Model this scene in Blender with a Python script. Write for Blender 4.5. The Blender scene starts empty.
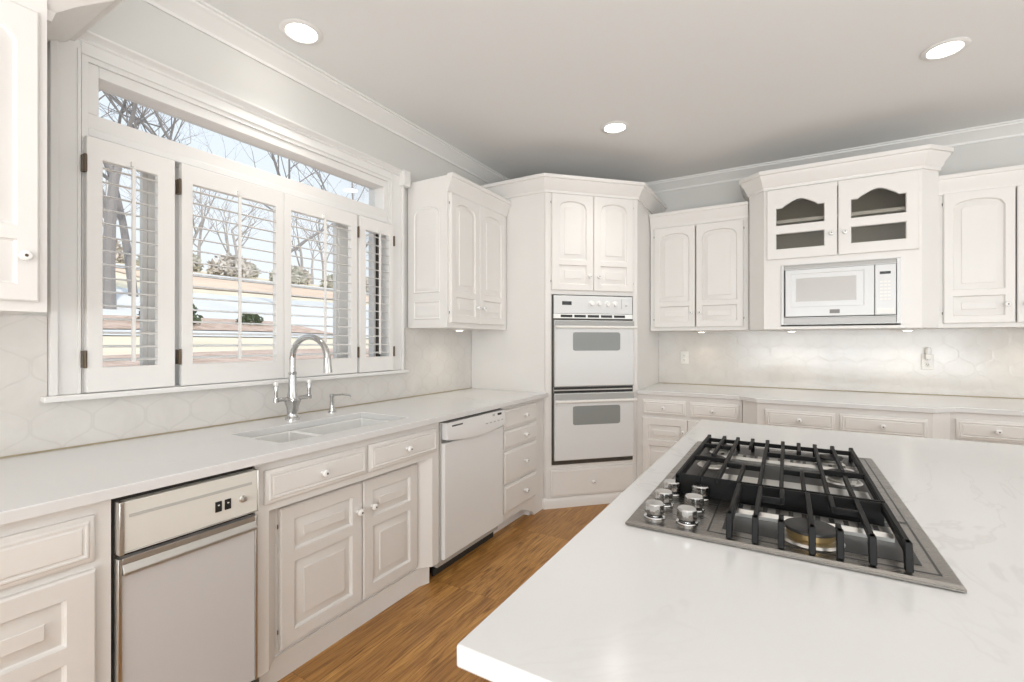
import bpy, bmesh, math, random
from mathutils import Vector, Matrix
PI = math.pi
S = bpy.context.scene
COL = S.collection

# ---------------------------------------------------------------- camera
cd = bpy.data.cameras.new('camera'); cam = bpy.data.objects.new('camera', cd); COL.objects.link(cam)
cd.sensor_width = 36.0; cd.lens = 468.0/1024*36; cd.clip_start = 0.02; cd.clip_end = 400
cam.location = (0, 0, 1.32); cam.rotation_euler = (math.radians(90), 0, math.radians(30.4))
S.camera = cam
# ---------------------------------------------------------------- colour management and sky
S.view_settings.view_transform = 'Standard'; S.view_settings.look = 'None'
S.view_settings.gamma = 1.0; S.view_settings.use_curve_mapping = False
S.view_settings.exposure = 0.14
W = bpy.data.worlds.new('overcast_sky'); S.world = W; W.use_nodes = True
nt = W.node_tree; bg = nt.nodes['Background']
tc = nt.nodes.new('ShaderNodeTexCoord'); sp = nt.nodes.new('ShaderNodeSeparateXYZ'); cr = nt.nodes.new('ShaderNodeValToRGB')
nt.links.new(tc.outputs['Generated'], sp.inputs[0]); nt.links.new(sp.outputs['Z'], cr.inputs[0]); nt.links.new(cr.outputs[0], bg.inputs['Color'])
cr.color_ramp.elements[0].position = 0.0; cr.color_ramp.elements[0].color = (0.96, 0.97, 0.98, 1)
cr.color_ramp.elements[1].position = 0.85; cr.color_ramp.elements[1].color = (0.68, 0.82, 1.0, 1)
bg.inputs['Strength'].default_value = 1.0
# ---------------------------------------------------------------- sun outside, added area fill lamps inside the closed room, out of view
def lamp(name, kind, loc, rot, energy, color=(1, 1, 1), parent=None, **kw):
    l = bpy.data.lights.new(name, kind); l.energy = energy; l.color = color
    for k, v in kw.items(): setattr(l, k, v)
    o = bpy.data.objects.new(name, l); COL.objects.link(o); o.location = loc; o.rotation_euler = rot
    if parent: o.parent = parent
    return o
lamp('sun', 'SUN', (8, 0, 12), (0, math.radians(48), math.radians(-20)), 2.4, (1, .93, .82), angle=.02)
COOL = (.915, .962, 1)
lamp('rear_fill', 'AREA', (1.1, -4.95, 1.45), (math.radians(90), 0, 0), 165, COOL, shape='RECTANGLE', size=4.6, size_y=2.3)  # added fill lamp in front of the rear wall, no window there
lamp('side_fill', 'AREA', (3.3, 2.3, 1.6), (math.radians(90), 0, math.radians(90)), 26, COOL, shape='RECTANGLE', size=3.5, size_y=2.0)  # added fill lamp beside the closed right wall, evens out the cabinets
lamp('ceiling_fill', 'AREA', (1.1, -0.9, 1.0), (math.radians(166), 0, 0), 92, COOL, shape='RECTANGLE', size=3.2, size_y=1.6)  # added unseen lamp aimed upward, brightens the ceiling like bounced flash

# ================================================================= materials
def newmat(name):
    m = bpy.data.materials.new(name); m.use_nodes = True
    return m, m.node_tree, m.node_tree.nodes['Principled BSDF']
def flat(name, c, rough=.45, metal=0.0, spec=.5, coat=0.0):
    m, t, b = newmat(name)
    b.inputs['Base Color'].default_value = (*c, 1); b.inputs['Roughness'].default_value = rough
    b.inputs['Metallic'].default_value = metal; b.inputs['Specular IOR Level'].default_value = spec
    b.inputs['Coat Weight'].default_value = coat
    return m
def N(t, k, **kw):
    n = t.nodes.new(k)
    for a, v in kw.items(): setattr(n, a, v)
    return n
def math_node(t, op, a, b=None, c=None):
    n = N(t, 'ShaderNodeMath', operation=op)
    for i, v in enumerate((a, b, c)):
        if v is None: continue
        if isinstance(v, (int, float)): n.inputs[i].default_value = v
        else: t.links.new(v, n.inputs[i])
    return n.outputs[0]
def mixc(t, fac, a, b):
    n = N(t, 'ShaderNodeMix', data_type='RGBA')
    for i, v in ((0, fac), (6, a), (7, b)):
        if isinstance(v, (int, float)): n.inputs[i].default_value = v
        elif isinstance(v, tuple): n.inputs[i].default_value = (*v, 1)
        else: t.links.new(v, n.inputs[i])
    return n.outputs[2]
def ramp(t, v, p0, p1, c0=(0, 0, 0), c1=(1, 1, 1)):
    n = N(t, 'ShaderNodeValToRGB'); t.links.new(v, n.inputs[0])
    e = n.color_ramp.elements; e[0].position = p0; e[1].position = p1; e[0].color = (*c0, 1); e[1].color = (*c1, 1)
    return n.outputs[0]
def noise(t, vec, scale, detail=3, rough=.55, dist=0.0):
    n = N(t, 'ShaderNodeTexNoise'); n.inputs['Scale'].default_value = scale; n.inputs['Detail'].default_value = detail
    n.inputs['Roughness'].default_value = rough; n.inputs['Distortion'].default_value = dist
    if vec is not None: t.links.new(vec, n.inputs['Vector'])
    return n.outputs['Fac']
def objcoord(t): return N(t, 'ShaderNodeTexCoord').outputs['Object']
def bump(t, b, h, strength, dist=.002):
    n = N(t, 'ShaderNodeBump'); n.inputs['Strength'].default_value = strength; n.inputs['Distance'].default_value = dist
    t.links.new(h, n.inputs['Height']); t.links.new(n.outputs[0], b.inputs['Normal'])
def paint(name, c, rough=.42, var=.03):
    m, t, b = newmat(name); v = objcoord(t)
    f = noise(t, v, 3.0, 4)
    t.links.new(mixc(t, f, tuple(x*(1-var) for x in c), tuple(min(1, x*(1+var)) for x in c)), b.inputs['Base Color'])
    b.inputs['Roughness'].default_value = rough
    bump(t, b, noise(t, v, 220, 2), .06, .001)
    return m
M = {}
M['cab'] = paint('painted_cabinet_white', (.805, .78, .748), .38)
M['cabin'] = flat('cabinet_interior_brown', (.50, .45, .36), .7)
M['wall'] = paint('wall_paint_pale_grey', (.68, .67, .64), .7, .015)
M['ceil'] = paint('ceiling_paint_white', (.82, .815, .80), .8, .01)
M['trim'] = paint('trim_paint_white', (.81, .795, .77), .35)
M['shutter'] = paint('shutter_paint_white', (.83, .81, .78), .35)
M['appl'] = flat('appliance_white_enamel', (.73, .735, .73), .25)
M['almond'] = flat('almond_plastic', (.72, .70, .645), .35)
M['greypanel'] = flat('grey_laminate_panel', (.62, .605, .60), .35)
M['glassgrey'] = flat('oven_window_grey', (.27, .285, .275), .12)
M['mwin'] = flat('microwave_window_grey', (.52, .50, .475), .2)
M['black'] = flat('black_plastic', (.012, .012, .012), .35)
M['dark'] = flat('dark_gap', (.03, .026, .022), .7)
M['bronze'] = flat('bronze_trim', (.075, .068, .058), .4, .4)
M['chrome'] = flat('polished_chrome', (.58, .58, .575), .14, 1.0)
M['satin'] = flat('satin_metal_strip', (.62, .61, .58), .28, 1.0)
M['porcelain'] = flat('white_porcelain', (.86, .85, .83), .12, coat=.5)
M['screw'] = flat('knob_screw_dark', (.10, .07, .045), .4, .5)
M['hinge'] = flat('aged_hinge_brown', (.13, .10, .07), .45, .7)
M['iron'] = flat('cast_iron_grate', (.008, .008, .008), .55, 0, .2)
M['sink'] = flat('sink_white_composite', (.80, .795, .775), .25)
M['plate'] = flat('outlet_plastic_white', (.82, .80, .76), .3)
M['greyvent'] = flat('vent_strip_grey', (.50, .49, .46), .4)
M['burnercap'] = flat('burner_cap_dark', (.022, .021, .020), .45)
M['brass'] = flat('burner_brass', (.45, .33, .16), .35, .9)
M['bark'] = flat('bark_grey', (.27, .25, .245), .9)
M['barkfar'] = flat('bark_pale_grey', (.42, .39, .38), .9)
M['evergreen'] = flat('evergreen_leaf', (.10, .13, .07), .8)
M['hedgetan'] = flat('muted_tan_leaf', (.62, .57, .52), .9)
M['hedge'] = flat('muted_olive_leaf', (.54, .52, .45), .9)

def steel():
    m, t, b = newmat('brushed_stainless'); v = objcoord(t)
    mp = N(t, 'ShaderNodeMapping'); mp.inputs['Scale'].default_value = (1, 60, 60); t.links.new(v, mp.inputs[0])
    f = noise(t, mp.outputs[0], 12, 3)
    b.inputs['Base Color'].default_value = (.27, .255, .235, 1); b.inputs['Metallic'].default_value = 1
    t.links.new(ramp(t, f, .2, .8, (.22,)*3, (.34,)*3), b.inputs['Roughness'])
    return m
M['steel'] = steel()
def quartz():
    m, t, b = newmat('white_quartz_faint_veins'); v = objcoord(t)
    w = noise(t, v, 1.3, 5, .6, 1.2)
    d = math_node(t, 'ABSOLUTE', math_node(t, 'SUBTRACT', w, .5))
    vein = ramp(t, d, 0.0, .012, (1, 1, 1), (0, 0, 0))
    big = noise(t, v, .9, 2)
    msk = math_node(t, 'MULTIPLY', vein, ramp(t, big, .48, .62))
    f = math_node(t, 'MULTIPLY', msk, .30)
    base = mixc(t, noise(t, v, 6, 4), (.715, .708, .698), (.735, .728, .718))
    t.links.new(mixc(t, f, base, (.52, .50, .48)), b.inputs['Base Color'])
    b.inputs['Roughness'].default_value = .16
    return m
M['quartz'] = quartz()
def lantern(name, axis, ink):
    # ogee lantern tiles: two families of waving grout lines that meet in necks
    m, t, b = newmat(name); v = objcoord(t)
    w, h = .175, .214
    x = N(t, 'ShaderNodeSeparateXYZ'); t.links.new(v, x.inputs[0])
    s = math_node(t, 'SUBTRACT', x.outputs[axis], .575 - w/4)
    z = math_node(t, 'SUBTRACT', x.outputs['Z'], 1.008)
    th = math_node(t, 'MULTIPLY', z, 2*PI/h)
    g = math_node(t, 'ADD', math_node(t, 'COSINE', th), math_node(t, 'MULTIPLY', math_node(t, 'COSINE', math_node(t, 'MULTIPLY', th, 3.0)), -.15))
    g = math_node(t, 'MULTIPLY', g, w*.272)
    def dist(sh):
        a = math_node(t, 'FRACT', math_node(t, 'ADD', math_node(t, 'DIVIDE', sh, w), 100.5))
        return math_node(t, 'MULTIPLY', math_node(t, 'ABSOLUTE', math_node(t, 'SUBTRACT', a, .5)), w)
    d = math_node(t, 'MINIMUM', dist(math_node(t, 'SUBTRACT', s, g)), dist(math_node(t, 'SUBTRACT', math_node(t, 'ADD', s, g), w/2)))
    slope = math_node(t, 'ABSOLUTE', math_node(t, 'SINE', th))
    d = math_node(t, 'DIVIDE', d, math_node(t, 'ADD', math_node(t, 'MULTIPLY', slope, 1.6), 1.0))
    line = ramp(t, d, .0006, .0022, (1, 1, 1), (0, 0, 0))
    cl = noise(t, v, 5.0, 5, .6, .8)
    base = mixc(t, ramp(t, cl, .3, .7), (.66, .63, .59), (.72, .695, .66))
    t.links.new(mixc(t, math_node(t, 'MULTIPLY', line, ink), base, (.50, .47, .43)), b.inputs['Base Color'])
    b.inputs['Roughness'].default_value = .14
    hgt = math_node(t, 'SUBTRACT', 1.0, line)
    bump(t, b, hgt, .22, .0012)
    return m
M['tileL'] = lantern('lantern_tile_left', 'Y', .24); M['tileB'] = lantern('lantern_tile_back', 'X', .11)
M['caulk'] = flat('beige_grout_bead', (.42, .35, .23), .6)
def oak():
    m, t, b = newmat('oak_strip_floor'); v = objcoord(t)
    rot = N(t, 'ShaderNodeMapping'); rot.inputs['Rotation'].default_value = (0, 0, PI/2); t.links.new(v, rot.inputs[0])
    br = N(t, 'ShaderNodeTexBrick'); br.offset = .37; br.offset_frequency = 1; br.squash = 1
    br.inputs['Scale'].default_value = 1; br.inputs['Brick Width'].default_value = .85; br.inputs['Row Height'].default_value = .058
    br.inputs['Mortar Size'].default_value = .0007; br.inputs['Mortar Smooth'].default_value = .3; br.inputs['Bias'].default_value = 0
    br.inputs['Color1'].default_value = (0, 0, 0, 1); br.inputs['Color2'].default_value = (1, 1, 1, 1); br.inputs['Mortar'].default_value = (.5, .5, .5, 1)
    t.links.new(rot.outputs[0], br.inputs['Vector'])
    cell = br.outputs['Color']
    sc = N(t, 'ShaderNodeMapping'); sc.inputs['Scale'].default_value = (14, 1.1, 1)
    add = N(t, 'ShaderNodeVectorMath', operation='ADD'); t.links.new(v, add.inputs[0])
    cm = N(t, 'ShaderNodeVectorMath', operation='SCALE'); t.links.new(cell, cm.inputs[0]); cm.inputs['Scale'].default_value = 7.0
    t.links.new(cm.outputs[0], add.inputs[1]); t.links.new(add.outputs[0], sc.inputs[0])
    g1 = noise(t, sc.outputs[0], 1.5, 5, .62, 3.2)
    sc2 = N(t, 'ShaderNodeMapping'); sc2.inputs['Scale'].default_value = (120, 4, 1); t.links.new(add.outputs[0], sc2.inputs[0])
    g2 = noise(t, sc2.outputs[0], 1.5, 3)
    f = math_node(t, 'ADD', math_node(t, 'MULTIPLY', g1, .7), math_node(t, 'MULTIPLY', g2, .3))
    n = N(t, 'ShaderNodeValToRGB'); t.links.new(f, n.inputs[0]); e = n.color_ramp.elements
    e[0].position = .36; e[0].color = (.16, .064, .014, 1); e[1].position = .64; e[1].color = (.66, .36, .105, 1)
    k = e.new(.5); k.color = (.47, .23, .06, 1)
    c = mixc(t, math_node(t, 'MULTIPLY', cell, .55), n.outputs[0], (.27, .115, .028))
    c = mixc(t, math_node(t, 'MULTIPLY', br.outputs['Fac'], .8), c, (.08, .035, .015))
    t.links.new(c, b.inputs['Base Color']); b.inputs['Roughness'].default_value = .38
    bump(t, b, f, .1, .001)
    return m
M['oak'] = oak()
def ground(name, c0, c1, scale):
    m, t, b = newmat(name); v = objcoord(t)
    t.links.new(mixc(t, ramp(t, noise(t, v, scale, 6, .7), .35, .65), c0, c1), b.inputs['Base Color']); b.inputs['Roughness'].default_value = .95
    return m
M['straw'] = ground('pine_straw', (.42, .28, .21), (.70, .54, .46), 5)
M['lawn'] = ground('dormant_lawn', (.74, .64, .48), (.84, .74, .58), .6)
M['drive'] = ground('concrete_driveway', (.66, .65, .64), (.76, .75, .74), .4)
M['farlawn'] = ground('far_dormant_lawn', (.68, .50, .38), (.80, .62, .48), .3)
def glass(name, tint, rough=0.0, refl=.5):
    m, t, b = newmat(name)
    out = t.nodes['Material Output']
    tr = N(t, 'ShaderNodeBsdfTransparent'); tr.inputs[0].default_value = (*tint, 1)
    gl = N(t, 'ShaderNodeBsdfGlossy'); gl.inputs['Roughness'].default_value = rough
    fr = N(t, 'ShaderNodeFresnel'); fr.inputs[0].default_value = 1.45
    mx = N(t, 'ShaderNodeMixShader'); t.links.new(math_node(t, 'MULTIPLY', fr.outputs[0], refl), mx.inputs[0])
    t.links.new(tr.outputs[0], mx.inputs[1]); t.links.new(gl.outputs[0], mx.inputs[2]); t.links.new(mx.outputs[0], out.inputs['Surface'])
    return m
M['pane'] = glass('window_glass', (.97, .985, .99), 0, .2)
M['cabpane'] = glass('cabinet_glass', (.86, .85, .82), .03, 1.0)
def emit(name, c, st):
    m, t, b = newmat(name)
    b.inputs['Base Color'].default_value = (*c, 1); b.inputs['Emission Color'].default_value = (*c, 1); b.inputs['Emission Strength'].default_value = st
    return m
M['lens'] = emit('lit_lens', (1, .97, .92), 14)
M['puck'] = emit('lit_puck_lens', (1, .93, .80), 7)
M['backing'] = flat('handle_backing_grey', (.40, .395, .38), .4)
M['dishwhite'] = flat('dishwasher_white', (.82, .82, .81), .3)
M['badge'] = flat('dark_pewter_badge', (.20, .19, .175), .4)
M['led'] = flat('display_black', (.015, .018, .02), .15)

# ================================================================= mesh builder
class MB:
    def __init__(s): s.v = []; s.f = []; s.m = []
    def add(s, vs, fs, mi=0):
        o = len(s.v); s.v += [tuple(p) for p in vs]
        for f in fs: s.f.append([i+o for i in f]); s.m.append(mi)
        return s
    def box(s, x0, x1, y0, y1, z0, z1, mi=0):
        vs = [(x, y, z) for z in (z0, z1) for y in (y0, y1) for x in (x0, x1)]
        return s.add(vs, [(0, 2, 3, 1), (4, 5, 7, 6), (0, 1, 5, 4), (2, 6, 7, 3), (0, 4, 6, 2), (1, 3, 7, 5)], mi)
    def prism(s, poly, a, b, axis='z', mi=0):
        def P(u, w, h): return {'z': (u, w, h), 'y': (u, h, w), 'x': (h, u, w)}[axis]
        n = len(poly)
        vs = [P(u, w, a) for u, w in poly] + [P(u, w, b) for u, w in poly]
        fs = [tuple(range(n)), tuple(range(2*n-1, n-1, -1))] + [(i, (i+1) % n, n+(i+1) % n, n+i) for i in range(n)]
        return s.add(vs, fs, mi)
    def rings(s, rs, close=True, fill0=False, fill1=True, mi=0):
        n = len(rs[0]); vs = [p for r in rs for p in r]; fs = []
        for k in range(len(rs)-1):
            for i in range(n if close else n-1):
                j = (i+1) % n; fs.append((k*n+i, k*n+j, (k+1)*n+j, (k+1)*n+i))
        if fill0: fs.append(tuple(range(n-1, -1, -1)))
        if fill1: fs.append(tuple(range((len(rs)-1)*n, len(rs)*n)))
        return s.add(vs, fs, mi)
    def lathe(s, prof, org, ax=(0, 0, 1), seg=20, mi=0, cap0=True, cap1=True):
        ax = Vector(ax).normalized(); u = ax.orthogonal().normalized(); w = ax.cross(u); org = Vector(org)
        rs = [[org + ax*h + (u*math.cos(2*PI*i/seg) + w*math.sin(2*PI*i/seg))*max(r, 1e-5) for i in range(seg)] for r, h in prof]
        return s.rings(rs, True, cap0, cap1, mi)
    def tube(s, pts, rad, seg=8, mi=0, caps=True):
        pts = [Vector(p) for p in pts]; n = len(pts); rs = []
        rad = rad if isinstance(rad, (list, tuple)) else [rad]*n
        u = None
        for i, p in enumerate(pts):
            d = (pts[min(i+1, n-1)] - pts[max(i-1, 0)]).normalized()
            if u is None: u = d.orthogonal().normalized()
            u = (u - d*u.dot(d)).normalized() if (u - d*u.dot(d)).length > 1e-6 else d.orthogonal().normalized()
            w = d.cross(u)
            rs.append([p + (u*math.cos(2*PI*k/seg) + w*math.sin(2*PI*k/seg))*rad[i] for k in range(seg)])
        return s.rings(rs, True, caps, caps, mi)
    def sweep(s, prof, path, z0=0, mi=0):
        # prof: (outward, z); outward is to the right of travel
        P = [Vector((x, y)) for x, y in path]; n = len(P); rs = []
        for i in range(n):
            ns = []
            if i > 0: d = (P[i]-P[i-1]).normalized(); ns.append(Vector((d.y, -d.x)))
            if i < n-1: d = (P[i+1]-P[i]).normalized(); ns.append(Vector((d.y, -d.x)))
            if len(ns) == 2: b = (ns[0]+ns[1]); b = b/ (b.length_squared/2) if b.length > 1e-6 else ns[0]
            else: b = ns[0]
            rs.append([(P[i].x + b.x*o, P[i].y + b.y*o, z0+z) for o, z in prof])
        return s.rings(rs, True, True, True, mi)
    def build(s, name, mats, parent=None, world=False, bevel=0, seg=2, smooth=True, **props):
        me = bpy.data.meshes.new(name)
        vs = s.v
        if world and parent is not None:
            inv = WM(parent).inverted(); vs = [tuple(inv @ Vector(p)) for p in vs]
        me.from_pydata(vs, [], s.f)
        for x in (mats if isinstance(mats, (list, tuple)) else [mats]): me.materials.append(M[x])
        me.polygons.foreach_set('material_index', s.m)
        bm = bmesh.new(); bm.from_mesh(me); bmesh.ops.recalc_face_normals(bm, faces=bm.faces); bm.to_mesh(me); bm.free()
        if smooth:
            me.polygons.foreach_set('use_smooth', [True]*len(me.polygons)); me.set_sharp_from_angle(angle=math.radians(32))
        me.update()
        o = bpy.data.objects.new(name, me); COL.objects.link(o)
        if parent is not None: o.parent = parent
        if bevel:
            bv = o.modifiers.new('bevel', 'BEVEL'); bv.width = bevel; bv.segments = seg; bv.limit_method = 'ANGLE'; bv.angle_limit = math.radians(40)
        for k, v in props.items(): o[k] = v
        return o
def WM(o):
    m = Matrix.Identity(4)
    while o is not None:
        m = Matrix.LocRotScale(o.location, o.rotation_euler, o.scale) @ m; o = o.parent
    return m
def thing(name, label, cat, loc=(0, 0, 0), rotz=0, group=None):
    o = bpy.data.objects.new(name, None); COL.objects.link(o); o.location = loc; o.rotation_euler = (0, 0, rotz)
    o.empty_display_size = .1; o['label'] = label; o['category'] = cat
    if group: o['group'] = group
    return o
def tag(o, label, cat, group=None):
    o['label'] = label; o['category'] = cat
    if group: o['group'] = group
    return o
def struct(o, label=None):
    o['kind'] = 'structure'
    if label: o['label'] = label
    return o

# ================================================================= joinery: doors, drawers, knobs, crown
def rect(x0, x1, z0, z1): return [(x0, z0), (x1, z0), (x1, z1), (x0, z1)]
def arch_pts(x0, x1, zs, zt, kind, n=14):
    # right-to-left top edge
    if kind == 'flat': return [(x1, zs), (x0, zs)]
    out = []; w = x1-x0
    sh = .0 if kind == 'round' else .13
    if sh: out.append((x1, zs))
    a, b = x1-sh*w, x0+sh*w
    for i in range(n+1):
        k = i/n; x = a+(b-a)*k; c = 2*k-1
        y = math.sqrt(max(0, 1-c*c))**.9 if kind == 'round' else (math.cos(c*PI)+1)/2*.55+.45*math.sqrt(max(0, 1-c*c))
        out.append((x, zs+(zt-zs)*y))
    if sh: out.append((x0, zs))
    return out
def outline(p):
    x0, x1, z0, z1, kind = p[:5]; rise = p[5] if len(p) > 5 else 0
    return [(x0, z0), (x1, z0)] + arch_pts(x0, x1, z1-rise, z1, kind if rise else 'flat')
def inset(poly, d):
    n = len(poly); out = []
    for i in range(n):
        p, q, r = Vector(poly[i-1]), Vector(poly[i]), Vector(poly[(i+1) % n])
        a = (q-p); b = (r-q)
        if a.length < 1e-9: a = b
        if b.length < 1e-9: b = a
        a.normalize(); b.normalize()
        n1 = Vector((-a.y, a.x)); n2 = Vector((-b.y, b.x)); m = n1+n2
        m = m/max(m.length_squared/2, .5) if m.length > 1e-6 else n1
        out.append((q.x+m.x*d, q.y+m.y*d))
    return out
def L3(poly, y): return [(x, y, z) for x, z in poly]
def knob_mesh(mb, x, y, z, r=.0165):
    ax = (0, -1, 0)
    mb.lathe([(.008, 0), (.0075, .010), (r*.75, .014), (r, .020), (r*.98, .026), (r*.75, .031), (r*.38, .0325)], (x, y, z), ax, 18, 0)
    mb.lathe([(r*.27, .0325), (r*.22, .0336), (.0005, .0338)], (x, y, z), ax, 12, 1)
def knob(parent, x, y, z): 
    b = MB(); knob_mesh(b, x, y, z); return b.build('knob', ['porcelain', 'screw'], parent)
def door(parent, x0, x1, z0, z1, y, panels, knob_at=None, hinge=None, glass_door=False, t=.02, mat='cab'):
    b = MB(); yf = y-t; e = .005
    R0 = rect(x0, x1, z0, z1); R1 = inset(R0, e)
    b.rings([L3(R0, y), L3(R0, yf+e), L3(R1, yf)], True, not glass_door, False)
    xi0, xi1, zi0, zi1 = x0+e, x1-e, z0+e, z1-e
    panels = sorted(panels, key=lambda p: p[2]); px0, px1 = panels[0][0], panels[0][1]
    b.add([(xi0, yf, zi0), (px0, yf, zi0), (px0, yf, zi1), (xi0, yf, zi1)], [(0, 1, 2, 3)])
    b.add([(px1, yf, zi0), (xi1, yf, zi0), (xi1, yf, zi1), (px1, yf, zi1)], [(0, 1, 2, 3)])
    low = [(px1, zi0), (px0, zi0)]           # top edge of what lies below, right to left
    for p in panels + [None]:
        zb = p[2] if p else zi1
        # strip columns so that curved rails stay well shaped
        xs = [q[0] for q in low]; zs = [q[1] for q in low]
        for i in range(len(low)-1):
            if abs(xs[i]-xs[i+1]) < 1e-9: continue
            b.add([(xs[i], yf, zs[i]), (xs[i+1], yf, zs[i+1]), (xs[i+1], yf, zb), (xs[i], yf, zb)], [(0, 1, 2, 3)])
        if p: low = arch_pts(p[0], p[1], p[3]-(p[5] if len(p) > 5 else 0), p[3], p[4] if len(p) > 5 else 'flat')
    for p in panels:
        o = outline(p)
        if glass_door:
            b.rings([L3(o, yf), L3(inset(o, .004), yf+.006), L3(inset(o, .004), y)], True, False, False)
        else:
            w = min(p[1]-p[0], p[3]-p[2])
            k = min(.036, w*.28)
            b.rings([L3(o, yf), L3(inset(o, .003), yf+.010), L3(inset(o, .007), yf+.0135), L3(inset(o, .007+k), yf+.003), L3(inset(o, .009+k), yf-.0005)], True, False, True)
    if glass_door:   # back face frame (four bars behind)
        b.box(x0+.002, px0, y-.004, y, z0+.002, z1-.002); b.box(px1, x1-.002, y-.004, y, z0+.002, z1-.002)
    d = b.build('door', mat, parent)
    if knob_at: knob(d, knob_at[0], yf, knob_at[1])
    if hinge:
        for hz in (z0+.07, z1-.07):
            hb = MB(); hx = x0 if hinge == 'l' else x1
            hb.lathe([(.0022, -.008), (.0022, .008)], (hx + (-.004 if hinge == 'l' else .004), y-.006, hz), (0, 0, 1), 8)
            hb.build('hinge', 'hinge', d)
    if glass_door:
        for p in panels:
            g = MB(); o = inset(outline(p), -.004); g.rings([L3(o, y-.012), L3(o, y-.008)], True, True, True)
            g.build('pane', 'cabpane', d)
    return d
def drawer(parent, x0, x1, z0, z1, y, knob_at=True, t=.02, plain=False):
    b = MB(); yf = y-t
    R = rect(x0, x1, z0, z1); r = lambda d, yy: L3(inset(R, d), yy)
    if plain:
        b.rings([r(0, y), r(0, yf+.008), r(.003, yf+.005), r(.012, yf+.0035), r(.015, yf), r(.0155, yf)], True, True, True)
    else:
        b.rings([r(0, y), r(0, yf+.008), r(.004, yf+.005), r(.012, yf+.004), r(.016, yf), r(.020, yf), r(.022, yf+.004), r(.026, yf+.004), r(.030, yf)], True, True, True)
    d = b.build('drawer', 'cab', parent)
    if knob_at:
        kx, kz = ((x0+x1)/2, (z0+z1)/2) if knob_at is True else knob_at
        knob(d, kx, yf, kz)
    return d
CROWN = [(0, 0), (.010, 0), (.012, .018), (.022, .030), (.030, .055), (.048, .078), (.052, .092), (.062, .096), (.062, .120), (0, .120)]
def crown(parent, path, z0, scale=1.0, h=1.0, world=False, proj=None):
    b = MB(); pr = [(o*scale, z*h) for o, z in CROWN]
    b.sweep(pr, path, z0); return b.build('crown_moulding', 'cab', parent, world=world)
def two_panel(x0, x1, z0, z1, zsplit=None, stile=.048, upper=True, rise=.055):
    # wall-cabinet door: tall arched panel over a short rectangular one
    a, b = x0+stile, x1-stile
    zs = zsplit if zsplit else z0+.175
    return [(a, b, z0+.05, zs-.02, 'flat'), (a, b, zs+.02, z1-.055, 'round', rise)]

LEFT, BACK, DIAG = PI/2, 0.0, PI/4
XW, YB = -2.345, 4.64        # tiled faces of the window wall and the back wall
ZC = 2.85
# ================================================================= the room
b = MB(); b.box(-2.355, 3.4, -5.1, 4.65, -.06, 0); struct(b.build('floor', 'oak'), 'strip oak floor')
b = MB(); b.box(-2.55, 3.55, -5.25, 4.8, ZC, ZC+.1); struct(b.build('ceiling', 'ceil'), 'white ceiling')
WY0, WY1, WZ0, WZ1 = .715, 2.345, 1.10, 2.425      # window opening
b = MB(); x0, x1 = -2.53, -2.355
b.box(x0, x1, -5.1, WY0, 0, ZC); b.box(x0, x1, WY1, 4.8, 0, ZC); b.box(x0, x1, WY0, WY1, 0, WZ0); b.box(x0, x1, WY0, WY1, WZ1, ZC)
wl = struct(b.build('wall_left', 'wall'), 'pale grey wall with the shuttered window')
b = MB(); b.box(-2.355, 3.55, 4.65, 4.8, 0, ZC); wb = struct(b.build('wall_back', 'wall'), 'pale grey wall behind the microwave cabinet')
b = MB(); b.box(3.4, 3.55, -5.25, 4.65, 0, ZC); struct(b.build('wall_right', 'wall'))
b = MB(); b.box(-2.53, 3.4, -5.25, -5.1, 0, ZC); struct(b.build('wall_rear', 'wall'))
b = MB(); cp = [(0, -.088), (.010, -.088), (.013, -.074), (.022, -.066), (.036, -.056), (.062, -.030), (.078, -.022), (.080, -.012), (.092, -.010), (.092, 0), (0, 0)]
b.sweep(cp, [(-2.355, -5.1), (-2.355, 4.65), (3.4, 4.65)], ZC); struct(b.build('trim_1', 'trim'), 'ceiling crown moulding')
# tile splashbacks, fixed to their walls
b = MB(); t0, t1 = -2.355, XW; zt = 1.412
b.box(t0, t1, -.08, .620, .914, zt); b.box(t0, t1, .620, 2.49, .914, 1.098); b.box(t0, t1, 2.49, 3.302, .914, zt)
b.box(XW, XW+.004, -.08, 3.302, .9145, .9195, 1)
b.build('tile_splashback', ['tileL', 'caulk'], wl, label='pale lantern-shaped tiles under the window')
b = MB(); b.box(-1.068, 1.75, YB, 4.65, .914, zt); b.box(-1.068, 1.75, YB-.004, YB, .9145, .9195, 1)
b.build('tile_splashback', ['tileB', 'caulk'], wb, label='pale lantern-shaped tiles on the back wall')

# ----------------------------------------------------------------- window
win = bpy.data.objects.new('window_1', None); COL.objects.link(win); win.location = (-2.36, 1.53, 1.10); struct(win, 'white wide window with a transom over four shutters')
b = MB()
for ya, yb, s in ((.622, .712, 1), (2.345, 2.462, -1)):
    b.box(-2.355, -2.335, ya, yb, 1.118, 2.475)
    bb = (ya, ya+.022) if s > 0 else (yb-.022, yb)
    b.box(-2.335, -2.322, bb[0], bb[1], 1.118, 2.475)
    ib = (yb-.012, yb) if s > 0 else (ya, ya+.012)
    b.box(-2.335, -2.330, ib[0], ib[1], 1.118, 2.44)
b.box(-2.355, -2.335, .712, 2.345, 2.425, 2.475); b.box(-2.335, -2.3302, .712, 2.345, 2.425, 2.437)
b.build('casing', 'trim', win, world=True, bevel=.003)
b = MB(); b.sweep([(0, 0), (.022, 0), (.026, .006), (.022, .014), (.026, .018), (.048, .030), (.050, .038), (0, .038)], [(-2.355, .610), (-2.355, 2.474)], 2.472)
b.box(-2.355, -2.29, 2.425, 2.49, 2.405, 2.512)
b.build('head_cap', 'trim', win, world=True, bevel=.002)
b = MB(); b.box(-2.355, -2.300, .600, 2.49, 1.096, 1.118); b.build('window_stool', 'trim', win, world=True, bevel=.004)
b = MB()
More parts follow.
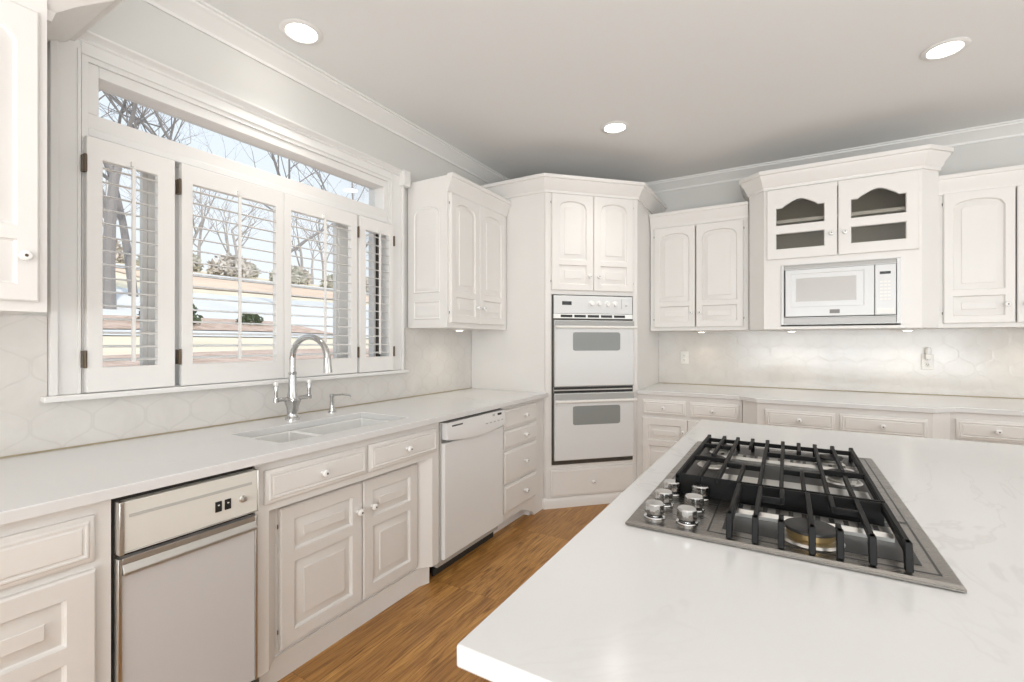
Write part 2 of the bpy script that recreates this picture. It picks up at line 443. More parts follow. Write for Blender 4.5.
b.box(-2.53, -2.338, WY0, .735, 1.12, WZ1); b.box(-2.53, -2.338, 2.325, WY1, 1.12, WZ1); b.box(-2.53, -2.338, .735, 2.325, WZ1-.02, WZ1); b.box(-2.53, -2.356, .735, 2.325, 1.10, 1.12)
b.build('jamb', 'trim', win, world=True)
b = MB()   # transom frame with stepped inner edge
for (ya, yb, za, zb) in ((.735, .770, 2.208, 2.405), (2.290, 2.325, 2.208, 2.405), (.770, 2.290, 2.36, 2.405), (.735, 2.325, 2.118, 2.208)):
    b.box(-2.46, -2.346, ya, yb, za, zb)
b.box(-2.346, -2.338, .735, 2.325, 2.118, 2.150)
b.build('transom_frame', 'trim', win, world=True, bevel=.003)
b = MB(); b.box(-2.434, -2.430, .770, 2.290, 2.208, 2.36); b.build('transom_pane', 'pane', win, world=True)
for i, (ya, yb, lo) in enumerate(((.735, .962, .79), (1.098, 1.975, 0), (2.10, 2.285, 0))):
    f = MB()
    st = .018
    y0, y1 = ya, yb
    f.box(-2.447, -2.419, y0, y0+st, 1.12, 2.118); f.box(-2.447, -2.419, y1-st, y1, 1.12, 2.118)
    f.box(-2.447, -2.419, y0+st, y1-st, 1.12, 1.165); f.box(-2.447, -2.419, y0+st, y1-st, 2.078, 2.118)
    sa = f.build('sash', 'trim', win, world=True, bevel=.002)
    g = MB(); g.box(-2.437, -2.433, y0+st, y1-st, 1.165, 2.078); g.build('pane', 'pane', sa, world=True)
for ya, yb in ((.962, 1.098), (1.975, 2.10)):
    f = MB(); f.box(-2.445, -2.412, ya, yb, 1.12, 2.118); f.build('mullion', 'trim', win, world=True, bevel=.003)
f = MB(); f.box(-2.44, -2.41, 2.287, 2.318, 1.12, 2.118); f.build('screen_channel', 'bronze', win, world=True, label='dark metal channel at the right end')

# ----------------------------------------------------------------- plantation shutters
def shutter(y0, y1, lo, hi, hinges, label, rod_off=0.0):
    z0, z1 = 1.122, 2.108
    t = thing('window_shutter', label, 'shutter', (-2.335, y0, z0), 0, 'plantation shutters in the window')
    b = MB(); xa, xb = -2.334, -2.306
    O = [(y0, z0), (y1, z0), (y1, z1), (y0, z1)]; I = [(lo, 1.218), (hi, 1.218), (hi, 2.026), (lo, 2.026)]
    b.rings([[(x, p, q) for p, q in P_] for x, P_ in ((xa, I), (xa, O), (xb, O), (xb, I), (xa, I))], True, False, False)
    b.build('frame', 'shutter', t, world=True, bevel=.003)
    b = MB(); n = 15; zc = (1.218+2.026)/2; pitch = (2.026-1.218)/n; tilt = math.radians(-9)
    for i in range(n):
        z = 1.218 + pitch*(i+.5); w, h = .0225, .0036
        prof = [(w*math.cos(a), h*math.sin(a)) for a in [2*PI*k/10 for k in range(10)]]
        prof = [(-2.320 + p*math.cos(tilt)-q*math.sin(tilt), z + p*math.sin(tilt)+q*math.cos(tilt)) for p, q in prof]
        b.rings([[(p, lo+.001, q) for p, q in prof], [(p, hi-.001, q) for p, q in prof]], True, True, True)
    b.build('louvres', 'shutter', t, world=True)
    m = (lo+hi)/2 + rod_off; b = MB(); b.box(-2.292, -2.283, m-.006, m+.006, 1.235, 2.018)
    b.box(-2.306, -2.292, m-.004, m+.004, 2.03, 2.05)
    for i in range(n): 
        z = 1.218+pitch*(i+.5)
        if i % 2 == 0: b.box(-2.298, -2.291, m-.002, m+.002, z-.002, z+.004)
    b.build('tilt_rod', 'shutter', t, world=True)
    for hy in hinges:
        for hz in (1.37 - .12, 2.0):
            b = MB(); b.box(-2.330, -2.303, hy-.006, hy+.006, hz-.032, hz+.032); b.lathe([(.005, -.034), (.005, .034)], (-2.302, hy, hz), (0, 0, 1), 8)
            b.build('hinge', 'hinge', t, world=True)
shutter(.720, 1.020, .769, .955, (.715,), 'narrow white louvred shutter panel nearest the left wall cabinet')
shutter(1.046, 1.533, 1.091, 1.489, (1.037,), 'wide white louvred shutter panel left of the faucet')
shutter(1.536, 2.028, 1.577, 1.978, (2.034,), 'wide white louvred shutter panel behind the faucet spout')
shutter(2.046, 2.336, 2.096, 2.300, (2.342,), 'narrow white louvred shutter panel next to the short wall cabinet by the ovens')

# ================================================================= wall cabinets
def wall_cab(label, loc, rot, x0, x1, z0, z1, depth, doors, side_panel=None, sides=(True, True)):
    t = thing('wall_cabinet', label, 'cabinet', loc, rot)
    b = MB(); th = .018
    b.box(x0, x1, 0, depth, z0, z0+th); b.box(x0, x1, 0, depth, z1-th, z1); b.box(x0, x0+th, 0, depth, z0+th, z1-th); b.box(x1-th, x1, 0, depth, z0+th, z1-th)
    b.box(x0+th, x1-th, depth-th, depth, z0+th, z1-th)
    ds = sorted(doors); e0, e1 = ds[0][0]+.012, ds[-1][1]-.012
    b.box(x0+th, e0, 0, th, z0+th, z1-th); b.box(e1, x1-th, 0, th, z0+th, z1-th)
    dz0, dz1 = ds[0][2]+.012, ds[0][3]-.012
    b.box(e0, e1, 0, th, z0+th, dz0); b.box(e0, e1, 0, th, dz1, z1-th)
    b.build('carcass', 'cab', t)
    for d in ds:
        door(t, d[0], d[1], d[2], d[3], 0, two_panel(*d[:4], zsplit=1.645), d[4], d[5])
    return t
# far left, cropped by the frame
t = wall_cab('white wall cabinet cut by the left edge, round knob low on its door', (-2.0, 0, 0), LEFT, -.30, .528, 1.41, 2.46, .345,
    [(-.28, .100, 1.440, 2.330, (.066, 1.57), 'l'), (.104, .506, 1.440, 2.330, (.470, 1.575), 'l')])
b = MB(); b.sweep([(0, 0), (.020, 0), (.028, .030), (.068, .060), (.142, .100), (.148, .112), (.165, .115), (.165, .180), (0, .180)], [(-2.055, -.30), (-2.055, .528), (-2.345, .528)], 2.345); b.build('crown_moulding', 'cab', t, world=True)
# between window and ovens
t = wall_cab('white two-door wall cabinet between the window and the oven tower', (-1.99, 0, 0), LEFT, 2.521, 3.297, 1.412, 2.45, .355,
    [(2.543, 2.882, 1.446, 2.335, (2.850, 1.565), 'l'), (2.886, 3.245, 1.446, 2.335, (2.918, 1.565), 'r')])
crown(t, [(-1.99, 2.521), (-1.99, 3.297)], 2.340, .75, 1.0, world=True)
b = MB(); yy = 2.521; b1 = (XW+.055, -2.05)   # arched applied panel on the exposed end
for p in ((b1[0], b1[1], 1.47, 1.60, 'flat'), (b1[0], b1[1], 1.655, 2.26, 'round', .06)):
    o = outline(p); b.rings([L3(o, yy-.0005), L3(inset(o, .006), yy-.006), L3(inset(o, .014), yy-.001), L3(inset(o, .034), yy-.008), L3(inset(o, .036), yy-.008)], True, False, True)
b.build('end_panel', 'cab', t, world=True)
# right of the ovens
t = wall_cab('white two-door wall cabinet between the oven tower and microwave cabinet', (0, 4.29, 0), BACK, -1.062, -.268, 1.412, 2.45, .35,
    [(-1.026, -.680, 1.440, 2.322, (-.712, 1.565), 'l'), (-.672, -.306, 1.440, 2.322, (-.640, 1.565), 'r')])
crown(t, [(-1.062, 4.29), (-.268, 4.29)], 2.330, .75, 1.04, world=True)
t = wall_cab('white wall cabinet right of the microwave cabinet, cropped by the photo edge', (0, 4.29, 0), BACK, .894, 1.70, 1.412, 2.45, .35,
    [(.930, 1.282, 1.440, 2.330, (1.240, 1.560), 'l'), (1.290, 1.66, 1.440, 2.330, (1.328, 1.560), 'r')])
crown(t, [(.894, 4.29), (1.70, 4.29)], 2.325, .75, 1.04, world=True)

# ----------------------------------------------------------------- microwave cabinet (bumped out, clipped corners)
t = thing('microwave_cabinet', 'white bumped-out wall cabinet with two arched glass doors over the microwave', 'cabinet', (.317, 4.10, 1.41))
YF = 4.10; fx0, fx1, bx0, bx1 = -.150, .784, -.258, .890; yb = 4.208
b = MB(); th = .02
foot = [(fx0, YF), (fx1, YF), (bx1, yb), (bx1, 4.638), (bx0, 4.638), (bx0, yb)]
b.prism(foot, 1.41, 1.43); b.prism(foot, 2.50, 2.52); 
b.prism([(bx0+th, yb+.06), (fx1, yb+.06), (bx1-th, yb+.06), (bx1-th, 4.62), (bx0+th, 4.62)], 1.905, 1.925)
b.box(bx0, bx0+th, yb, 4.638, 1.43, 2.50); b.box(bx1-th, bx1, yb, 4.638, 1.43, 2.50); b.box(bx0+th, bx1-th, 4.62, 4.638, 1.43, 2.50)
b.prism([(fx0, YF), (fx0+.028, YF+.001), (bx0+th, yb+.012), (bx0, yb)], 1.43, 2.50); b.prism([(fx1-.028, YF+.001), (fx1, YF), (bx1, yb), (bx1-th, yb+.012)], 1.43, 2.50)
dz0, dz1 = 1.938, 2.468
b.box(fx0+.001, -.037, YF, YF+th, 1.43, 1.892); b.box(.672, fx1-.001, YF, YF+th, 1.43, 1.892)     # beside the microwave
b.box(fx0+.001, fx1-.001, YF, YF+th, 1.892, 1.955); b.box(fx0+.001, fx1-.001, YF, YF+th, 2.44, 2.50)
b.box(fx0+.001, -.11, YF, YF+th, 1.955, 2.44); b.box(.747, fx1-.001, YF, YF+th, 1.955, 2.44)
b.build('carcass', 'cab', t, world=True)
b = MB(); b.box(bx0+.021, bx1-.021, 4.607, 4.619, 1.926, 2.499); b.box(bx0+.021, bx0+.030, 4.27, 4.606, 1.926, 2.499); b.box(bx1-.030, bx1-.021, 4.27, 4.606, 1.926, 2.499)
b.build('lining', 'cabin', t, world=True, label='brown inside of the glazed cupboard')
b = MB(); b.box(-.125, .760, 4.145, 4.600, 2.222, 2.246); b.build('shelf', 'cab', t, world=True)
cat_o = 'cathedral'
def gdoor(x0, x1, kx):
    a, c = (x0+.060, x1-.075) if kx > .2 and x0 < 0 else (x0+.072, x1-.066)
    ps = [(a, c, 2.012, 2.132, 'flat'), (a, c, 2.190, 2.385, 'cathedral', .058)]
    d = door(t, x0-.317, x1-.317, dz0-1.41, dz1-1.41, 0, [(p[0]-.317, p[1]-.317, p[2]-1.41, p[3]-1.41) + p[4:] for p in ps], (kx-.317, 2.098-1.41), None, True)
gdoor(-.131, .314, .278); gdoor(.320, .767, .358)
b = MB(); foot2 = [(bx0, 4.60), (bx0, yb), (fx0, YF), (fx1, YF), (bx1, yb), (bx1, 4.60)]
b.sweep([(o*1.15, z*1.12) for o, z in CROWN], foot2, 2.475); b.build('crown_moulding', 'cab', t, world=True)
# microwave with its trim kit
t = thing('microwave', 'white built-in microwave with grey window under the glass doors', 'microwave', (.317, 4.10, 1.44))
b = MB(); yt = YF-.012
for r in ((-.036, -.017, 1.441, 1.889), (.650, .671, 1.441, 1.889), (-.017, .650, 1.441, 1.447), (-.017, .650, 1.884, 1.889), (-.017, .650, 1.852, 1.858), (-.017, .650, 1.489, 1.496)): b.box(r[0], r[1], yt, YF+.02, r[2], r[3])
b.build('trim_frame', 'appl', t, world=True, bevel=.002)
for za, zb, stp in ((1.8585, 1.8835, .008), (1.4475, 1.4885, .012)):
    b = MB(); b.box(-.016, .649, YF-.002, YF+.015, za, zb)
    for k in range(3): b.box(-.016, .649, YF-.006, YF-.002, za+.004+stp*k, za+.007+stp*k)
    b.build('vent_grille', 'mwin', t, world=True, label='grey slotted strip above' if za > 1.6 else 'grey slotted strip below')
b = MB(); b.box(-.012, .645, YF-.004, 4.45, 1.499, 1.850); b.build('body', 'dark', t, world=True, label='dark sides of the microwave')
b = MB(); R = rect(-.008, .525, 1.501, 1.849); y0 = YF-.004; y1 = YF-.026
W3 = rect(.058, .425, 1.610, 1.785)
b.rings([L3(R, y0), L3(R, y1+.004), L3(inset(R, .004), y1)], True, True, False)
O = inset(R, .004); P = rect(.024, .470, 1.570, 1.820)
b.rings([L3(O, y1), L3(P, y1), L3(inset(P, .005), y1+.004), L3(W3, y1+.004), L3(inset(W3, .003), y1+.006)], True, False, False)
dm = b.build('door', 'appl', t, world=True)
b = MB(); w = inset(W3, .003); b.rings([L3(w, y1+.012), L3(w, y1+.006)], True, True, True); b.build('window', 'mwin', dm, world=True, label='grey see-through screen')
b = MB(); b.box(.268, .328, y1-.002, y1+.001, 1.520, 1.548); b.build('badge', 'badge', dm, world=True, label='small metal maker plate')
b = MB(); R = rect(.529, .644, 1.501, 1.849); b.rings([L3(R, y0), L3(R, y1+.004), L3(inset(R, .004), y1)], True, True, True); cpn = b.build('control_panel', 'appl', t, world=True)
b = MB(); b.box(.555, .615, y1-.0015, y1+.001, 1.782, 1.800); b.build('display', 'led', cpn, world=True, label='black clock display')
b = MB()
for i in range(6):
    for j in range(3): b.box(.556+.021*j, .573+.021*j, y1-.001, y1+.001, 1.735-.024*i-.012, 1.735-.024*i, 0)
b.build('keypad', 'plate', cpn, world=True)
b = MB(); b.box(.540, .634, y1-.002, y1+.001, 1.512, 1.548); b.build('door_button', 'plate', cpn, world=True, bevel=.001)

# ================================================================= oven tower across the corner
P0 = (-1.642, 3.305); WD = .811
t = thing('oven_cabinet', 'tall white corner cabinet holding the double oven, doors above and drawer below', 'cabinet', (P0[0], P0[1], 0), DIAG)
A = (-2.345, 3.305); Bc = P0; Cc = (-1.0685, 3.8785); Dc = (-1.0685, 4.638)
b = MB(); top = 2.60
b.prism([A, (P0[0], P0[1]), (P0[0]+.0, P0[1]+.02), (A[0], A[1]+.02)], .0, top)                      # panel facing the sink run
b.prism([Cc, Dc, (Dc[0]-.02, Dc[1]), (Cc[0]-.02, Cc[1])], .0, top)
b.prism([(-2.345, 3.326), P0, Cc, Dc, (-2.345, 4.638)], 2.60, 2.61)
b.build('side_panels', 'cab', t, world=True)
b = MB(); th = .03
def fb(x0, x1, z0, z1, y0=0, y1=th): b.box(x0, x1, y0, y1, z0, z1)
fb(.006, .058, .0, top); fb(.764, WD-.006, .0, top)
fb(.058, .764, .0, .337); fb(.058, .764, 1.690, 1.735); fb(.058, .764, 2.475, top)
b.box(.058, .764, .025, .03, 1.735, 2.475)
b.build('face_frame', 'cab', t)
b = MB(); b.sweep([(0, 0), (.016, 0), (.016, .055), (.010, .070), (.004, .078), (0, .078)], [(-1.72, 3.305), P0, Cc, (-1.0685, 3.95)], 0); b.build('base_moulding', 'cab', t, world=True)
zu0, zu1 = 1.722, 2.486
for (x0, x1, kx, hg) in ((.054, .408, .372, 'l'), (.412, .766, .448, 'r')):
    door(t, x0, x1, zu0, zu1, 0, two_panel(x0, x1, zu0, zu1, zsplit=1.945, stile=.06), (kx, 1.835), hg)
drawer(t, .047, .770, .088, .304, 0, (.405, .192), plain=True)
crown(t, [(-2.345, 3.305), P0, Cc, (Cc[0], 4.638)], 2.490, 1.15, 1.05, world=True)

t = thing('double_oven', 'white double wall oven with grey windows set in the corner cabinet', 'oven', (P0[0], P0[1], .34), DIAG)
z_ = -.34
b = MB(); ox0, ox1 = .060, .762
b.box(ox0, ox1, -.012, .28, .342+z_, 1.686+z_); b.build('oven_body', 'bronze', t, label='dark bronze edge of the oven')
b = MB(); b.box(.068, .748, -.030, -.012, 1.538+z_, 1.680+z_); cp_ = b.build('control_panel', 'appl', t, bevel=.003)
b = MB(); b.box(.135, .215, -.0315, -.029, 1.605+z_, 1.634+z_); b.build('clock_display', 'led', cp_, label='small black clock display')
for kx in (.385, .452, .522, .592):
    b = MB(); b.lathe([(.026, 0), (.026, .004), (.018, .006), (.017, .020), (.014, .023)], (kx, -.030, 1.618+z_), (0, -1, 0), 18); b.build('control_knob', 'porcelain', cp_)
b = MB(); b.box(.648, .653, -.032, -.029, 1.580+z_, 1.660+z_); b.box(.685, .700, -.032, -.029, 1.600+z_, 1.612+z_); b.build('selector_marks', 'greyvent', cp_)
b = MB(); b.box(.066, .752, -.026, -.012, 1.500+z_, 1.536+z_, 0)
for i in range(5): b.box(.125+.115*i, .125+.115*i+.098, -.028, -.025, 1.508+z_, 1.528+z_, 1)
b.build('vent_strip', ['satin', 'black'], t, label='vent strip with five black slots')
def oven_door(z0, z1, zh, zw0, zw1):
    b = MB(); y0, y1 = -.013, -.042
    R = rect(.072, .758, z0+z_, z1+z_); b.rings([L3(R, y0), L3(R, y1+.006), L3(inset(R, .006), y1)], True, True, False)
    O = inset(R, .006); Wd = rect(.222, .632, zw0+z_, zw1+z_)
    b.rings([L3(O, y1), L3(Wd, y1), L3(inset(Wd, .003), y1+.002)], True, False, False)
    d = b.build('oven_door', 'appl', t)
    b = MB(); r = .022; x0, x1, a, c = .222, .632, zw0+z_, zw1+z_; poly = []
    for cx, cz, s in ((x1-r, a+r, -90), (x1-r, c-r, 0), (x0+r, c-r, 90), (x0+r, a+r, 180)):
        for k in range(6): q = math.radians(s+18*k); poly.append((cx+r*math.cos(q), cz+r*math.sin(q)))
    b.rings([L3(poly, y1+.004), L3(poly, y1-.001)], True, True, True); b.build('oven_window', 'glassgrey', d, label='grey tinted window')
    b = MB(); b.box(.074, .756, y1-.004, y1+.001, zh+.022+z_, z1-.004+z_); b.build('handle_backing', 'backing', d)
    b = MB(); zc = zh+.010+z_
    b.tube([(.066, y1-.030, zc), (.766, y1-.030, zc)], .011, 10)
    for hx in (.085, .745): b.box(hx-.010, hx+.010, y1-.028, y1+.002, zc-.009, zc+.009)
    b.build('handle', 'plate', d)
oven_door(.960, 1.484, 1.420, 1.243, 1.390)
oven_door(.378, .905, .834, .654, .804)
b = MB(); b.box(.068, .752, -.022, -.0125, .909+z_, .955+z_, 0); b.box(.070, .75, -.027, -.021, .910+z_, .926+z_, 1); b.box(.070, .75, -.027, -.021, .936+z_, .954+z_, 1); b.build('middle_vent', ['satin', 'black'], t, label='black slots between the two doors')

# ================================================================= base cabinets
def shell(b, x0, x1, d, z0, z1, th=.018):
    # open box without a top, local frame
    b.box(x0, x0+th, 0, d, z0, z1); b.box(x1-th, x1, 0, d, z0, z1); b.box(x0+th, x1-th, d-th, d, z0, z1); b.box(x0+th, x1-th, 0, d-th, z0, z0+th)
def front(b, x0, x1, z0, z1, th=.018): b.box(x0, x1, 0, th, z0, z1)
def base_panels(x0, x1, z0, z1, st=.058):
    a, c = x0+st, x1-st
    return [(a, c, z0+.055, z1-.225, 'flat'), (a, c, z1-.180, z1-.055, 'flat')]
XF = -1.652
ZT = .883
# far left
t = thing('base_cabinet', 'white base cabinet left of the trash compactor, drawer over door', 'cabinet', (XF, 0, 0), LEFT)
b = MB(); shell(b, -.05, .569, .68, .10, ZT); front(b, -.032, .551, .118, .70); front(b, -.032, .551, .70, ZT); b.box(-.05, .569, .06, .075, 0, .10); b.build('carcass', 'cab', t)
drawer(t, -.02, .529, .716, .842, 0, (.20, .78)); door(t, -.02, .531, .125, .694, 0, base_panels(-.02, .531, .125, .694, .062), (.03, .60))
# sink base: drawers flush, doors set back between slanted fillers
t = thing('sink_base_cabinet', 'white sink cabinet with two drawer fronts above two recessed doors', 'cabinet', (XF, 1.5, 0), LEFT)
b = MB(); o_ = -1.5; rc = .058
b.box(.985+o_, 1.003+o_, 0, .68, .10, ZT); b.box(2.000+o_, 2.018+o_, 0, .68, .10, ZT); b.box(1.003+o_, 2.0+o_, .665, .68, .10, ZT); b.box(1.003+o_, 2.0+o_, rc+.018, .665, .10, .118)
b.box(1.003+o_, 2.0+o_, 0, .018, .692, ZT)                        # drawer rail
b.box(1.003+o_, 2.0+o_, .018, rc+.018, .692, .705)
b.prism([(1.003+o_, 0), (1.038+o_, 0), (1.100+o_, rc), (1.100+o_, rc+.018), (1.003+o_, rc+.018)], .10, .692)
b.prism([(2.0+o_, 0), (1.965+o_, 0), (1.900+o_, rc), (1.900+o_, rc+.018), (2.0+o_, rc+.018)], .10, .692)
b.box(1.100+o_, 1.900+o_, rc, rc+.018, .10, .692)
b.build('carcass', 'cab', t)
b = MB(); b.prism([(1.02+o_, .03), (1.080+o_, rc-.008), (1.915+o_, rc-.008), (1.975+o_, .03), (1.975+o_, .09), (1.02+o_, .09)], 0, .10); b.build('plinth', 'cab', t)
drawer(t, 1.017+o_, 1.494+o_, .722, .845, 0); drawer(t, 1.508+o_, 1.988+o_, .722, .847, 0)
door(t, 1.111+o_, 1.516+o_, .118, .668, rc, base_panels(1.111+o_, 1.516+o_, .118, .668), (1.488+o_, .540), 'l')
door(t, 1.522+o_, 1.893+o_, .118, .668, rc, base_panels(1.522+o_, 1.893+o_, .118, .668), (1.572+o_, .540))
# drawer stack
t = thing('drawer_cabinet', 'white stack of four drawers between the dishwasher and the oven tower', 'cabinet', (XF, 3.0, 0), LEFT)
b = MB(); o_ = -3.0; shell(b, 2.672+o_, 3.298+o_, .68, .10, ZT); front(b, 2.690+o_, 3.28+o_, .118, ZT)
b.box(2.672+o_, 3.298+o_, .075, .09, 0, .10)
b.build('carcass', 'cab', t)
b = MB(); b.prism([(2.94+o_, .10), (3.298+o_, .10), (3.298+o_, 0), (3.15+o_, 0), (3.12+o_, .035), (3.0+o_, .085)], .002, .03, 'y'); b.prism([(3.12+o_, .0), (3.298+o_, 0), (3.298+o_, .10), (3.12+o_, .10)], .03, .075, 'y'); b.build('foot_bracket', 'cab', t)
for z0, z1 in ((.722, .853), (.586, .708), (.350, .568), (.152, .336)):
    drawer(t, 2.684+o_, 3.160+o_, z0, z1, 0, (2.965+o_, (z0+z1)/2), plain=True)
# back run: left, bumped middle, right
def back_base(name_label, loc, x0, x1, drawers, doors, chamfer=None):
    t = thing('base_cabinet', name_label, 'cabinet', loc); d = YB-loc[1]-.002; lx = loc[0]; b = MB()
    if chamfer:
        c = chamfer
        foot = [(x0-lx, 0), (x1-lx, 0), (x1+c-lx, c), (x1+c-lx, d), (x0-c-lx, d), (x0-c-lx, c)]
        b.prism(foot, .10, ZT); b.prism([(x0-lx, .06), (x1-lx, .06), (x1-lx, d), (x0-lx, d)], 0, .10)
    else:
        shell(b, x0-lx, x1-lx, d, .10, ZT); front(b, x0-lx+.018, x1-lx-.018, .118, ZT); b.box(x0-lx, x1-lx, .06, .075, 0, .10)
    b.build('carcass', 'cab', t)
    for q in drawers: drawer(t, q[0]-lx, q[1]-lx, .722, .842, 0)
    for i, q in enumerate(doors): door(t, q[0]-lx, q[1]-lx, .125, .700, 0, base_panels(q[0]-lx, q[1]-lx, .125, .700, .05), ((q[1]-.03 if i % 2 == 0 else q[0]+.03)-lx, .60))
    return t
back_base('white base cabinet on the back wall beside the oven tower', (-.68, 3.87, 0), -1.067, -.285, [(-1.020, -.683), (-.653, -.308)], [(-1.020, -.670), (-.666, -.308)])
back_base('white bumped-out base cabinet below the microwave', (.29, 3.745, 0), -.180, .766, [(-.130, .276), (.302, .742)], [(-.130, .286), (.292, .742)], .10)
back_base('white base cabinet right of the bumped-out one, behind the island', (1.3, 3.87, 0), .870, 1.70, [(.898, 1.262), (1.290, 1.655)], [(.898, 1.272), (1.278, 1.655)])

# ================================================================= worktops
def plate_hole(b, x0, x1, y0, y1, h, z0, z1):
    hx0, hx1, hy0, hy1 = h
    o = [(x0, y0), (x1, y0), (x1, y1), (x0, y1)]; i = [(hx0, hy0), (hx1, hy0), (hx1, hy1), (hx0, hy1)]
    b.rings([[(x, y, z0) for x, y in i], [(x, y, z0) for x, y in o], [(x, y, z1) for x, y in o], [(x, y, z1) for x, y in i], [(x, y, z0) for x, y in i]], True, False, False)
b = MB(); plate_hole(b, XW, -1.607, -.06, 3.303, (-2.095, -1.735, 1.142, 1.872), ZT, .914)
tag(b.build('worktop', 'quartz', bevel=.003), 'long white quartz worktop under the window with the sink cut into it', 'worktop')
b = MB(); b.prism([(-1.066, 3.848), (-.305, 3.848), (-.185, 3.722), (.772, 3.722), (.892, 3.848), (1.70, 3.848), (1.70, YB), (-1.066, YB)], ZT, .914)
tag(b.build('worktop', 'quartz', bevel=.003), 'white quartz worktop along the back wall below the microwave', 'worktop')
b = MB(); IX0, IX1, IY0, IY1 = -.382, 1.75, .502, 2.575
b.box(IX0, IX1, IY0, IY1, ZT, .914)
tag(b.build('worktop', 'quartz', bevel=.0035), 'white quartz island top in the foreground holding the cooktop', 'worktop')
t = thing('island_cabinet', 'white island base under the foreground quartz top, hidden by it', 'cabinet', (.68, 1.54, 0))
b = MB(); b.box(IX0+.045, IX1-.04, IY0+.045, IY1-.04, .10, ZT-.001); b.box(IX0+.10, IX1-.10, IY0+.10, IY1-.10, 0, .10); b.build('carcass', 'cab', t, world=True)

# ================================================================= sink, faucet, dispenser
t = thing('sink', 'white undermount double-bowl sink below the window', 'sink', (-1.915, 1.507, .70))
def bowl(y0, y1):
    b = MB(); x0, x1, z0, z1, w = -2.10, -1.73, .70, ZT-.001, .012
    o = [(x0, y0), (x1, y0), (x1, y1), (x0, y1)]
    def ins(d): return [(x0+d, y0+d), (x1-d, y0+d), (x1-d, y1-d), (x0+d, y1-d)]
    b.rings([[(x, y, z0) for x, y in o], [(x, y, z1) for x, y in o], [(x, y, z1) for x, y in ins(w)], [(x, y, z0+.03) for x, y in ins(w+.004)], [(x, y, z0+.012) for x, y in ins(w+.022)]], True, True, True)
    cx, cy = (x0+x1)/2, (y0+y1)/2
    o_ = b.build('bowl', 'sink', t, world=True, bevel=.006, seg=3)
    b = MB(); b.lathe([(.045, 0), (.045, .004), (.032, .0045), (.030, .002)], (cx, cy, z0+.012), (0, 0, 1), 20); b.build('drain', 'chrome', o_, world=True)
bowl(1.135, 1.430); bowl(1.432, 1.879)
t = thing('faucet', 'chrome gooseneck bridge faucet with two upright lever handles behind the sink', 'faucet', (-2.206, 1.515, .914))
b = MB(); c0 = (-2.206, 1.515, .914)
b.lathe([(.036, 0), (.036, .008), (.030, .013), (.027, .022), (.026, .032), (.029, .060), (.038, .088), (.042, .100), (.032, .110)], c0, (0, 0, 1), 24); b.build('base', 'chrome', t, world=True)
b = MB(); b.tube([(-2.206, 1.430, 1.024), (-2.206, 1.47, 1.022), (-2.206, 1.515, 1.016), (-2.206, 1.56, 1.022), (-2.206, 1.606, 1.024)], [.012, .010, .014, .010, .012], 12); b.build('cross_arm', 'chrome', t, world=True)
b = MB(); b.lathe([(.030, .102), (.027, .115), (.021, .150), (.018, .232), (.0205, .236), (.0205, .243), (.0155, .247), (.0155, .320)], c0, (0, 0, 1), 20); b.build('column', 'chrome', t, world=True)
pts = [(-2.206, 1.515, 1.225)] + [(-2.206+.135-.135*math.cos(PI*k/16), 1.515, 1.235+.106*math.sin(PI*k/16)) for k in range(17)] + [(-1.934, 1.515, 1.205), (-1.930, 1.515, 1.165)]
rr = [.0145]*15 + [.0155, .0165, .018, .0195, .0205]
b = MB(); b.tube(pts, rr, 14); b.build('spout', 'chrome', t, world=True)
for yy in (1.424, 1.612):
    b = MB(); b.lathe([(.013, 0), (.013, .020), (.009, .024), (.0095, .050), (.012, .078), (.010, .084)], (-2.206, yy, 1.012), (0, 0, 1), 16, 0); b.lathe([(.0105, .084), (.012, .090), (.0115, .098), (.006, .102)], (-2.206, yy, 1.012), (0, 0, 1), 16, 1)
    b.build('lever_handle', ['chrome', 'porcelain'], t, world=True)
t = thing('soap_dispenser', 'small chrome soap dispenser pump right of the faucet', 'soap dispenser', (-2.226, 1.775, .914))
b = MB(); b.lathe([(.022, 0), (.022, .005), (.015, .010), (.013, .040), (.012, .085), (.014, .090), (.014, .102), (.010, .106)], (-2.226, 1.775, .914), (0, 0, 1), 18); b.build('body', 'chrome', t, world=True)
b = MB(); b.tube([(-2.226, 1.775, 1.012), (-2.17, 1.80, 1.018), (-2.13, 1.817, 1.014), (-2.122, 1.820, 1.005)], [.006, .0055, .005, .0045], 8); b.build('spout', 'chrome', t, world=True)

# ================================================================= dishwasher
t = thing('dishwasher', 'white dishwasher with curved handle between sink cabinet and drawer stack', 'dishwasher', (XF, 2.345, 0), LEFT)
o_ = -2.345; x0, x1 = 2.026+o_, 2.664+o_
b = MB(); b.box(x0+.004, x1-.004, .02, .62, .06, .872); b.box(x0+.01, x1-.01, -.006, .02, .868, .8825, 1); b.build('tub', ['greyvent', 'dark'], t, label='dark gap and cabinet body behind the door')
b = MB(); R = rect(x0+.012, x1-.003, .108, .752); b.rings([L3(R, .019), L3(R, -.018), L3(inset(R, .006), -.024), L3(inset(R, .010), -.024)], True, True, True); dd = b.build('door', 'dishwhite', t)
b = MB(); n = 20; xa, xb = x0+.020, x1-.003    # control panel with a curved lower lip
def lip(k): return .772 - .020*math.sin(PI*k) if True else 0
top_r = [(xa+(xb-xa)*i/n, .866) for i in range(n+1)]; lip_r = [(xa+(xb-xa)*i/n, .778-.026*math.sin(PI*i/n)) for i in range(n+1)]
b.rings([[(x, .018, z) for x, z in top_r], [(x, -.030, z-.002) for x, z in top_r], [(x, -.044, z) for x, z in lip_r], [(x, -.042, z-.006) for x, z in lip_r], [(x, .018, z-.006) for x, z in lip_r]], False, False, False)
